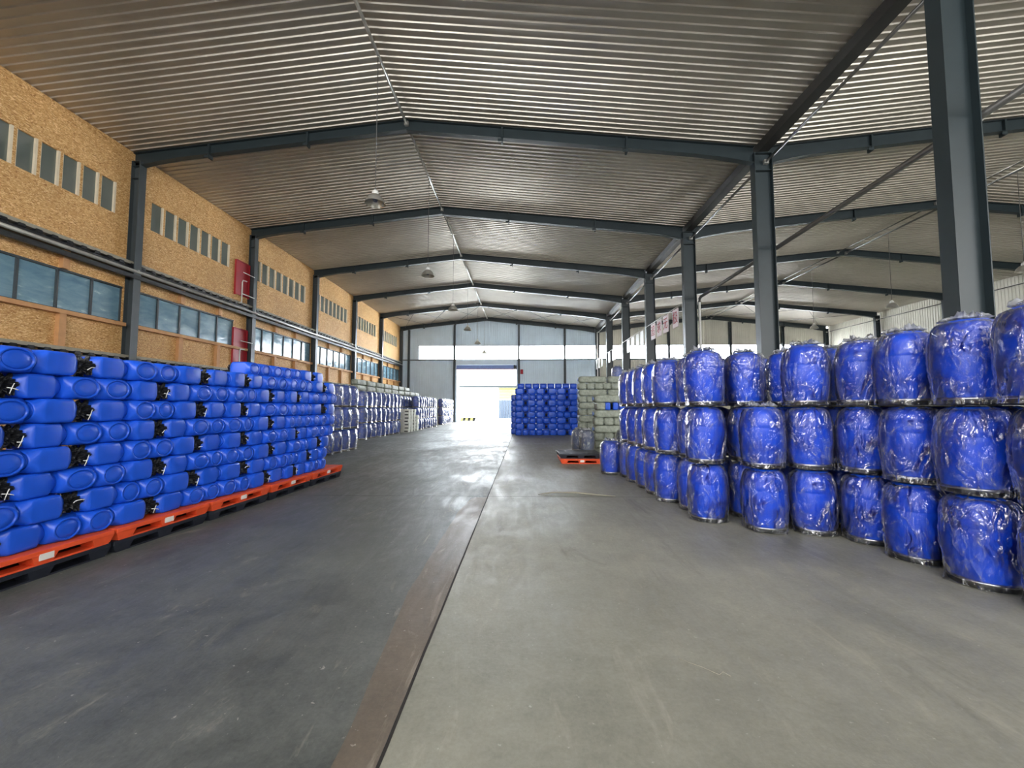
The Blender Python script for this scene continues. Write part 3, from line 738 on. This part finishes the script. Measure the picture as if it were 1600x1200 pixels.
for i in range(6):
    yc = 2.43+1.22*i; xf = XFv(yc)+0.095
    loc = (xf-pw/2, yc, 0.131); rz = -0.045+R.uniform(-0.008, 0.008)
    for (pr, zz, nm, g) in ((p_bk, 0.0, 'black', 'black pallets under the left stack'), (p_or, 0.131, 'orange', 'orange pallets under the left stack')):
        lb = '%s plastic pallet %s, %s' % (nm, 'under the left jerrycans' if nm == 'orange' else 'beneath an orange one', desc[i])
        l_ = (loc[0]-(0.0 if nm == 'orange' else 0.03), yc, zz)
        if i == 0:
            pr.location = l_; pr.rotation_euler = (0, 0, rz); pr['label'] = lb
        else: dup(pr, l_, rz, lb, g)

# the two pallets lying in the aisle on the right
lone1 = dup(p_or, (1.60, 11.85, 0), PI/2, 'orange plastic pallet lying alone on the floor beside the dusty wrapped drum'); lone1['group'] = ''
del lone1['group']; lone1.rotation_euler = (0, 0, -PI/2)
lone2 = dup(p_bk, (1.58, 11.95, 0.131), -PI/2+0.02, 'black plastic pallet lying on top of the lone orange pallet'); del lone2['group']

# far jerrycan block facing the camera
fg = 'jerrycans of the far block facing the camera'
FY = 22.7; FR = ['PPP', 'CCCCCCP', 'PPCCC', 'CCCCCCP', 'PPCCC', 'CCCCCCP', 'PPCCC', 'CCCCCCP']
FH = 2.64/8
for i, runs in enumerate(FR):
    x = -0.5; z = FH*(7-i); n_ = 0
    for c in runs:
        if c == 'P':
            L = 1.17
            for h in (0, 1):
                n_ += 1
                xx = x+0.004 if h == 0 else x+L-0.004
                dup(can0, (xx, FY+CW*1.34/2+R.uniform(-0.02, 0.02), z), -PI/2 if h == 0 else PI/2, 'blue jerrycan on its side, %s from the left, %s layer up, far block' % (ORD[n_], ORD[8-i]), fg, (1.34, L/0.84, FH/CH), 'cap_cover_gap_shade')
            dup(can1, (x+L/2, FY+0.47, z), 0, 'blue jerrycan behind a gap between caps, %s from left, %s layer up, far block' % (ORD[n_], ORD[8-i]), 'jerrycans behind the face of the far block', (1.3, 1.0, FH/CH))
            x += L
        else:
            n_ += 1
            dup(can1, (x+0.195, FY+R.uniform(-0.03, 0.01), z), 0, 'blue jerrycan showing its base, %s from the left, %s layer up, far block' % (ORD[n_], ORD[8-i]), fg, (0.385/CW, 1.34, FH/CH)); x += 0.39
# a ninth layer set back on the block and the side rank on its left
for j in range(8):
    dup(can1, (-0.18+0.425*j, FY+0.14, FH*8), 0, 'pale-edged jerrycan of the set-back top row, %s from the left, far block' % ORD[j+1], 'jerrycans of the set-back top row on the far block', (1.3, 1.1, 1.2))
for q in range(7):
    dup(can1, (-0.76, 24.0, FH*q), -PI/2, 'blue jerrycan at the doorway side of the far block, %s layer up' % ORD[q+1], 'jerrycans beside the far block', (1.2, 1.34, FH/CH))

# ------------------------------------------------------------ drums in clear bags
DH = 0.775
def drum_r(z):
    P = [(0.0, 0.217), (0.06, 0.217), (0.15, 0.234), (0.30, 0.250), (0.42, 0.252), (0.55, 0.245), (0.65, 0.229), (0.70, 0.215), (0.735, 0.194), (0.76, 0.165), (0.775, 0.125)]
    for (a, ra), (b, rb) in zip(P, P[1:]):
        if z <= b: return ra+(rb-ra)*(z-a)/(b-a)
    return 0.1
def drum_body(seg):
    pr = [(drum_r(0.065), 0.055)]
    for z in (0.07, 0.11, 0.15, 0.20, 0.26, 0.32, 0.38, 0.44, 0.50): pr.append((drum_r(z), z))
    pr += [(drum_r(0.512)-0.002, 0.512), (drum_r(0.516)+0.001, 0.518)]
    for z in (0.56, 0.60, 0.64, 0.67, 0.70, 0.72, 0.74, 0.757, 0.768): pr.append((drum_r(z), z))
    pr += [(0.14, 0.770), (0.10, 0.7735), (0.05, 0.7735)]
    return MB().lathe(pr, seg)
body_hi = drum_body(40).mesh('body', M['bluedrum']); body_lo = drum_body(18).mesh('body', M['bluedrum'])
body_sl = drum_body(32).mesh('body', M['slatedrum']); body_dk = drum_body(24).mesh('body', M['darkdrum'])
hoop = MB().lathe([(0.222, 0.044), (0.231, 0.046), (0.235, 0.056), (0.231, 0.067), (0.218, 0.071)], 40, caps=(False, False)).mesh('steel_hoop', M['hoop'])
lid = MB().lathe([(0.205, 0.0), (0.222, 0.004), (0.228, 0.02), (0.228, 0.044), (0.218, 0.062)], 40).mesh('lid', M['black'])
def bag_mesh(seed, nz, nt, top, m, amp=1.0):
    mb = MB(); rows = []; rr = random.Random(seed); ph = rr.uniform(0, 6); sl = rr.choice((-1, 1))*rr.uniform(1.0, 2.2)
    zmax = 0.80 if not top else 0.84
    for i in range(nz+1):
        u = i/nz; row = []
        z = -0.002+u*0.792
        for k in range(nt):
            t = 2*PI*k/nt; c, s = math.cos(t), math.sin(t)
            # folds: ridged noise drawn out along a slanting direction
            tt = t+sl*z*0.6
            q = Vector((math.cos(tt)*2.3+seed*7, math.sin(tt)*2.3, z*1.6+ph))
            n1 = noise.noise(q*1.6); n2 = noise.noise(Vector((c*4+seed, s*4, z*5)))
            fold = (1-abs(n1)*2.2)
            n3 = noise.noise(Vector((c*1.3+seed*2, s*1.3, z*1.1+3)))
            r = drum_r(min(max(z, 0), 0.77))+0.006+amp*(0.011*max(0, fold)**3+0.006*max(0, n2)+0.022*max(0, n3)**1.0+0.003)
            low = max(0, 1-z/0.22)
            r += low*(0.020+0.026*noise.noise(Vector((c*1.6+seed*3, s*1.6, 1))))
            zz = max(z, 0.004 + (0.02*abs(noise.noise(Vector((c*5, s*5, seed)))) if i == 0 else 0))
            if u > 0.93:
                h = (u-0.93)/0.07
                r = r*(1-h*0.35)
                zz = min(zz+0.004, 0.783)
            row.append((r*c, r*s, zz))
        rows.append(row)
    # crumpled top
    if top:
        for (fr_, dz) in ((0.62, 0.006), (0.50, 0.03), (0.36, 0.045), (0.2, 0.03), (0.05, 0.025)):
            row = []
            for k in range(nt):
                t = 2*PI*k/nt; c, s = math.cos(t), math.sin(t)
                n1 = noise.noise(Vector((c*2.2+seed*5, s*2.2, fr_*4))); n2 = noise.noise(Vector((c*7, s*7, fr_*9+seed)))
                r = 0.27*fr_*(1+0.35*n1+0.15*n2)
                row.append((r*c, r*s, 0.783+dz*(0.7+1.2*n1+0.8*n2) if fr_ < 0.6 else 0.785))
            rows.append(row)
    else:
        for fr_ in (0.4, 0.05): rows.append([(0.27*fr_*math.cos(2*PI*k/nt), 0.27*fr_*math.sin(2*PI*k/nt), 0.7832) for k in range(nt)])
    mb.quadgrid(rows, True, True); return mb.mesh('plastic_bag', m)
bag_top = [bag_mesh(i+1, 56, 110, True, M['film']) for i in range(4)]
bag_mid = [bag_mesh(i+11, 56, 110, False, M['film']) for i in range(5)]
bag_far = [bag_mesh(i+21, 12, 22, True, M['film_dusty'], 1.2) for i in range(3)]
bag_dusty = [bag_mesh(i+31, 30, 50, True, M['film_dusty'], 1.2) for i in range(2)]
def drum(loc, rz, label, group, body, bag, far=False):
    t = thing('wrapped_drum', label, 'drum', loc, rz, group)
    obj('body', body, None, t)
    if not far or loc[1] < 22:
        obj('steel_hoop', hoop, None, t)
    obj('lid', lid, None, t); obj('plastic_bag', bag, None, t)
    return t
SP = 0.787
# (x, y, layers, what singles out the stack)
near = [
 (4.10, 3.20, 3, 'cut by the right frame edge'),
 (4.06, 3.80, 3, 'fully visible nearest the right frame edge'),
 (4.06, 4.38, 3, 'second in from the right frame edge'),
 (4.06, 4.95, 3, 'third in from the right frame edge'),
 (4.22, 5.58, 3, 'set back behind the third one from the right'),
 (3.63, 5.28, 3, 'at the corner below the second column'),
 (3.09, 5.38, 2, 'that is only two high'),
 (3.24, 6.00, 3, 'set back behind the two-high stack'),
 (3.80, 5.96, 3, 'set back behind the corner stack'),
 (2.56, 5.80, 3, 'where the drum wall turns into the aisle'),
 (2.64, 6.38, 3, 'first along the aisle behind the left corner'),
 (2.46, 6.93, 3, 'second along the aisle behind the left corner'),
 (2.45, 7.50, 3, 'third along the aisle behind the left corner'),
 (2.44, 8.07, 3, 'fourth along the aisle behind the left corner'),
 (2.42, 8.64, 3, 'fifth along the aisle behind the left corner'),
 (2.42, 9.21, 3, 'furthest along the aisle'),
 (3.10, 6.72, 3, 'inner row behind the left corner'),
 (3.72, 6.62, 3, 'inner row behind the corner stack'),
 (4.45, 6.30, 3, 'inner row deep behind the right stacks'),
 (4.66, 3.48, 3, 'hidden behind the first one from the right'),
 (4.66, 4.08, 3, 'hidden behind the second one from the right'),
 (4.66, 4.68, 3, 'hidden behind the third one from the right'),
 (4.70, 5.30, 3, 'hidden far behind the corner stack'),
]
lv = {1: 'bottom', 2: 'middle', 3: 'top'}
for i, (x, y, n_, what) in enumerate(near):
    for k_ in range(n_):
        top = (k_ == n_-1)
        dx, dy = R.uniform(-0.015, 0.015), R.uniform(-0.015, 0.015)
        if i == 0 and k_ == 2: dx = -0.09
        lev = 'upper' if (n_ == 2 and k_ == 1) else lv[k_+1]
        bg_ = R.choice(bag_top if top else bag_mid)
        drum((x+dx, y+dy, SP*k_), R.uniform(0, 6.28), 'bagged blue drum, %s of the stack %s' % (lev, what), 'bagged blue drums of the right-hand wall', body_hi, bg_)
drum((2.05, 9.67, 0), 1.1, 'single blue bagged drum standing alone on the floor left of the drum wall', None, body_hi, bag_top[1])
drum((2.19, 14.25, 0), 0.4, 'dusty dark blue bagged drum on the floor in front of the grey bales', None, body_sl, bag_dusty[0])
drum((1.98, 14.82, 0), 2.4, 'dusty dark drum half hidden behind the other dusty drum', None, body_sl, bag_dusty[1])
drum((3.55, 14.6, 0), 0.9, 'dusty dark drum in the gap behind the lone blue drum', None, body_sl, bag_dusty[1])
drum((4.35, 18.9, 2.69), 0.9, 'dark bagged drum on top of the bale stack', None, body_dk, bag_dusty[0])

# left side, far stacks
def far_rank(x0, x1, ys, what, group, layers=3, z0=0.0):
    for i, y in enumerate(ys):
        u = i/max(1, len(ys)-1)
        for k_ in range(layers):
            drum((x0+(x1-x0)*u+R.uniform(-0.02, 0.02), y, z0+SP*k_), R.uniform(0, 6.28), 'dusty bagged drum, %s, %s from the near end, %s' % (lv[k_+1], ORD[i+1], what), group, body_dk, R.choice(bag_far), True)
fr_ = lambda a, n_, d: [a+d*i for i in range(n_)]
far_rank(-6.55, -6.50, fr_(12.6, 5, 0.6), 'rank past the jerrycans', 'bagged drums along the left wall')
far_rank(-7.95, -7.75, fr_(19.6, 9, 0.60), 'second rank at left', 'bagged drums along the left wall')
far_rank(-8.6, -8.5, fr_(19.9, 20, 0.68), 'inner rank at left', 'bagged drums along the left wall')
far_rank(-7.65, -7.50, fr_(28.3, 9, 0.62), 'third rank at left', 'bagged drums along the left wall')
far_rank(-7.62, -7.5, fr_(36.8, 8, 0.62), 'last rank before the doorway', 'bagged drums along the left wall')
# carton stack between the ranks
cb = MB().box((-0.29, -0.2, 0), (0.29, 0.2, 0.205)).mesh('carton', M['carton'])
tp = MB().box((-0.292, -0.05, 0.06), (-0.06, 0.05, 0.207)).box((0.02, -0.202, 0.03), (0.25, 0.202, 0.10)).mesh('tape', M['black'])
for j, yy in enumerate((25.45, 26.0, 26.7, 27.3)):
    for i in range(2):
        for q in range(7 if j < 3 else 5):
            t = thing('carton', 'pale carton, %s from the floor, %s pile from the near end, %s' % (ORD[q+1], ORD[j+1], 'aisle side' if i else 'wall side'), 'carton', (-8.15+0.62*i+R.uniform(-0.02, 0.02), yy, 0.208*q), R.uniform(-0.04, 0.04), 'cartons on the left side')
            obj('box', cb, None, t); obj('band', tp, None, t)
# a pale sheet-wrapped pack near the doorway
# ------------------------------------------------------------ bales
def bale_mesh(L, W, H, seed, m):
    mb = MB(); rows = []; N = 20; K = 25
    for i in range(K):
        u = i/(K-1); y = (u-0.5)*L
        e = min(1, 1.0*math.sin(min(u, 1-u)*PI/0.10*0.5) if min(u, 1-u) < 0.10 else 1)
        e = 0.70+0.30*max(0, e) if 0 < i < K-1 else 0.45
        lump = 1-0.03*abs(math.cos(u*PI*4))**8
        row = []
        for k in range(N):
            t = 2*PI*k/N; c, s = math.cos(t), math.sin(t); ex = 4.2
            x = math.copysign(abs(c)**(2/ex), c)*W/2; z = math.copysign(abs(s)**(2/ex), s)*H/2
            d = 1+0.05*noise.noise(Vector((c*2+seed, s*2, y*5)))
            row.append((x*e*lump*d, y, z*e*lump*min(d, 1.01)+H/2))
        rows.append(row[::-1])
    mb.quadgrid(rows, True, True, True, True); return mb.mesh('sack_cover', m)
bl_long = [bale_mesh(1.28, 0.34, 0.292, i, M['sack']) for i in range(3)]
bl_short = [bale_mesh(0.62, 0.36, 0.292, i+5, M['sack']) for i in range(3)]
tuft = MB()
rows = []
for i, (rr, y) in enumerate(((0.05, 0.0), (0.035, 0.03), (0.07, 0.07), (0.10, 0.09))):
    rows.append([(rr*(1+0.3*noise.noise(Vector((k, i, 0))))*math.cos(2*PI*k/14), y+0.02*noise.noise(Vector((k, i, 4))), 0.146+rr*math.sin(2*PI*k/14)) for k in range(14)][::-1])
tuft.quadgrid(rows, True, False, True, True)
tuft_me = tuft.mesh('tied_end', M['blueband'])
def bale(loc, rz, label, group, me, L, tft=True):
    t = thing('bale', label, 'bale', loc, rz, group); obj('sack_cover', me, None, t)
    if tft:
        o = obj('tied_end', tuft_me, None, t); o.location = (0, L/2-0.03, 0)
    return t
bg1 = 'grey woven bales on the right'
# rear, taller stack
for q in range(10):
    z = 0.298*q; nm = '%s layer up' % ORD[q+1]
    if q % 2 == 1 or q == 9:
        bale((2.48+0.64, 18.5, z), PI/2, 'long grey-green bale lying across at left, %s, rear bale stack' % nm, bg1, bl_long[q % 3], 1.28)
        bale((2.48+1.95, 18.5, z), PI/2, 'long grey-green bale lying across at right, %s, rear bale stack' % nm, bg1, bl_long[(q+1) % 3], 1.28)
    else:
        for j in range(6): bale((2.66+0.37*j, 18.64, z), 0, 'grey-green bale seen end-on, %s from the left, %s, rear stack' % (ORD[j+1], nm), bg1, bl_short[(q+j) % 3], 0.62, j == 0)
# front stack
for q in range(7):
    z = 0.292*q; nm = '%s layer up' % ORD[q+1]
    if q == 5:
        bale((2.95, 15.85, z), 0.0, 'short grey bale left of the exposed blue jerrycans', bg1, bl_short[0], 0.62, False)
        for j in range(2):
            for h in (0, 1):
                dup(can0, (3.10+0.55*h+0.56*j+(0 if h == 0 else -0.03), 15.72, z), -PI/2 if h == 0 else PI/2, 'bright blue jerrycan among the bales, %s pair, cap to the %s' % (ORD[j+1], 'right' if h == 0 else 'left'), 'jerrycans in the bale stack', (1.1, 0.62, 1.27))
    elif q in (0, 1, 3):
        for j in range(4): bale((2.88+0.37*j, 15.86, z), 0, 'grey-green bale seen end-on, %s from the left, %s, front stack' % (ORD[j+1], nm), bg1, bl_short[(q+j) % 3], 0.62, False)
    else:
        bale((2.70+0.65, 15.75, z), PI/2, 'long grey-green bale lying across the front bale stack, %s' % nm, bg1, bl_long[q % 3], 1.28)
        bale((2.70+0.65, 16.1, z), PI/2, 'long grey-green bale behind another in the front bale stack, %s' % nm, bg1, bl_long[(q+2) % 3], 1.28, False)
# bales lying on the inner rank of drums at the left
for i in range(9):
    for q in range(2):
        if q == 1 and i > 6: continue
        bale((-8.55, 20.6+1.36*i, 3*SP+0.06+0.29*q), 0, 'dull green bale on the left drum ranks, %s from the near end, %s' % (ORD[i+1], 'upper' if q else 'lower'), 'dull green bales on the left drum ranks', bl_long[(i+q) % 3], 1.28, False)

tag(obj('plastic_strand', MB().tube([(0.95, 2.62, 0.003), (1.00, 2.56, 0.012), (1.06, 2.54, 0.003), (1.13, 2.47, 0.003), (1.16, 2.49, 0.008), (1.19, 2.46, 0.003)], 0.0014, 6), M['ledge']), 'thin pale plastic strand lying on the light concrete in the right foreground', 'plastic strand')
tag(obj('plastic_scrap', MB().tube([(0.25, 7.32, 0.004), (0.5, 7.38, 0.03), (0.9, 7.36, 0.035), (1.3, 7.28, 0.012), (1.6, 7.22, 0.004)], 0.012, 6, [0.004, 0.014, 0.018, 0.012, 0.004]), M['ledge']), 'grey strip of film lying along the cross joint in the floor', 'plastic scrap')

# ------------------------------------------------------------ outside the doorway
struct('floor', MB().box((-70, YB+0.1, -0.25), (70, 140, -0.02)), M['extground'])
t = thing('white_building', 'white building across the yard seen through the bright doorway', 'building', (-3, 60, -0.02))
obj('wall', MB().box((-6.0, 0, 0), (12, 8, 4.6)), M['extwhite'], t)
obj('roof_edge', MB().box((-6.6, -1.0, 4.6), (12.5, 8.3, 4.85)), M['steel_grey'], t)
obj('sliding_door', MB().box((-4.4, -0.12, 0), (-0.9, 0.0, 4.3)).box((-4.45, -0.16, 4.3), (-0.85, 0, 4.4)), M['white'], t)
mb = MB()
for q in range(4): mb.box((-0.7, -0.2, 2.9+q*0.42), (3.6, 0.0, 3.22+q*0.42))
obj('yellow_panel', mb, M['yellow'], t)
mb = MB()
for q in range(18): mb.box((-0.7+q*0.24, -0.3, 0), (-0.7+q*0.24+0.17, -0.1, 2.7))
obj('grey_shutter', mb, M['extdark'], t)
t = thing('yard_barrier', 'low yellow and black barrier on the ground just outside the doorway', 'barrier', (-7.3, 46.0, -0.02))
for q in range(6): obj('stripe', MB().prism([(q*0.28, 0, 0.05), (q*0.28+0.28, 0, 0.05), (q*0.28+0.38, 0, 0.45), (q*0.28+0.10, 0, 0.45)], [(q*0.28, 0.1, 0.05), (q*0.28+0.28, 0.1, 0.05), (q*0.28+0.38, 0.1, 0.45), (q*0.28+0.10, 0.1, 0.45)]), M['yellow'] if q % 2 == 0 else M['black'], t)
obj('foot', MB().box((0.1, -0.2, 0), (0.2, 0.3, 0.06)).box((1.5, -0.2, 0), (1.6, 0.3, 0.06)), M['black'], t)

# remove the hidden prototypes
for o in (can0, can1):
    for c in list(o.children): bpy.data.objects.remove(c)
    bpy.data.objects.remove(o)
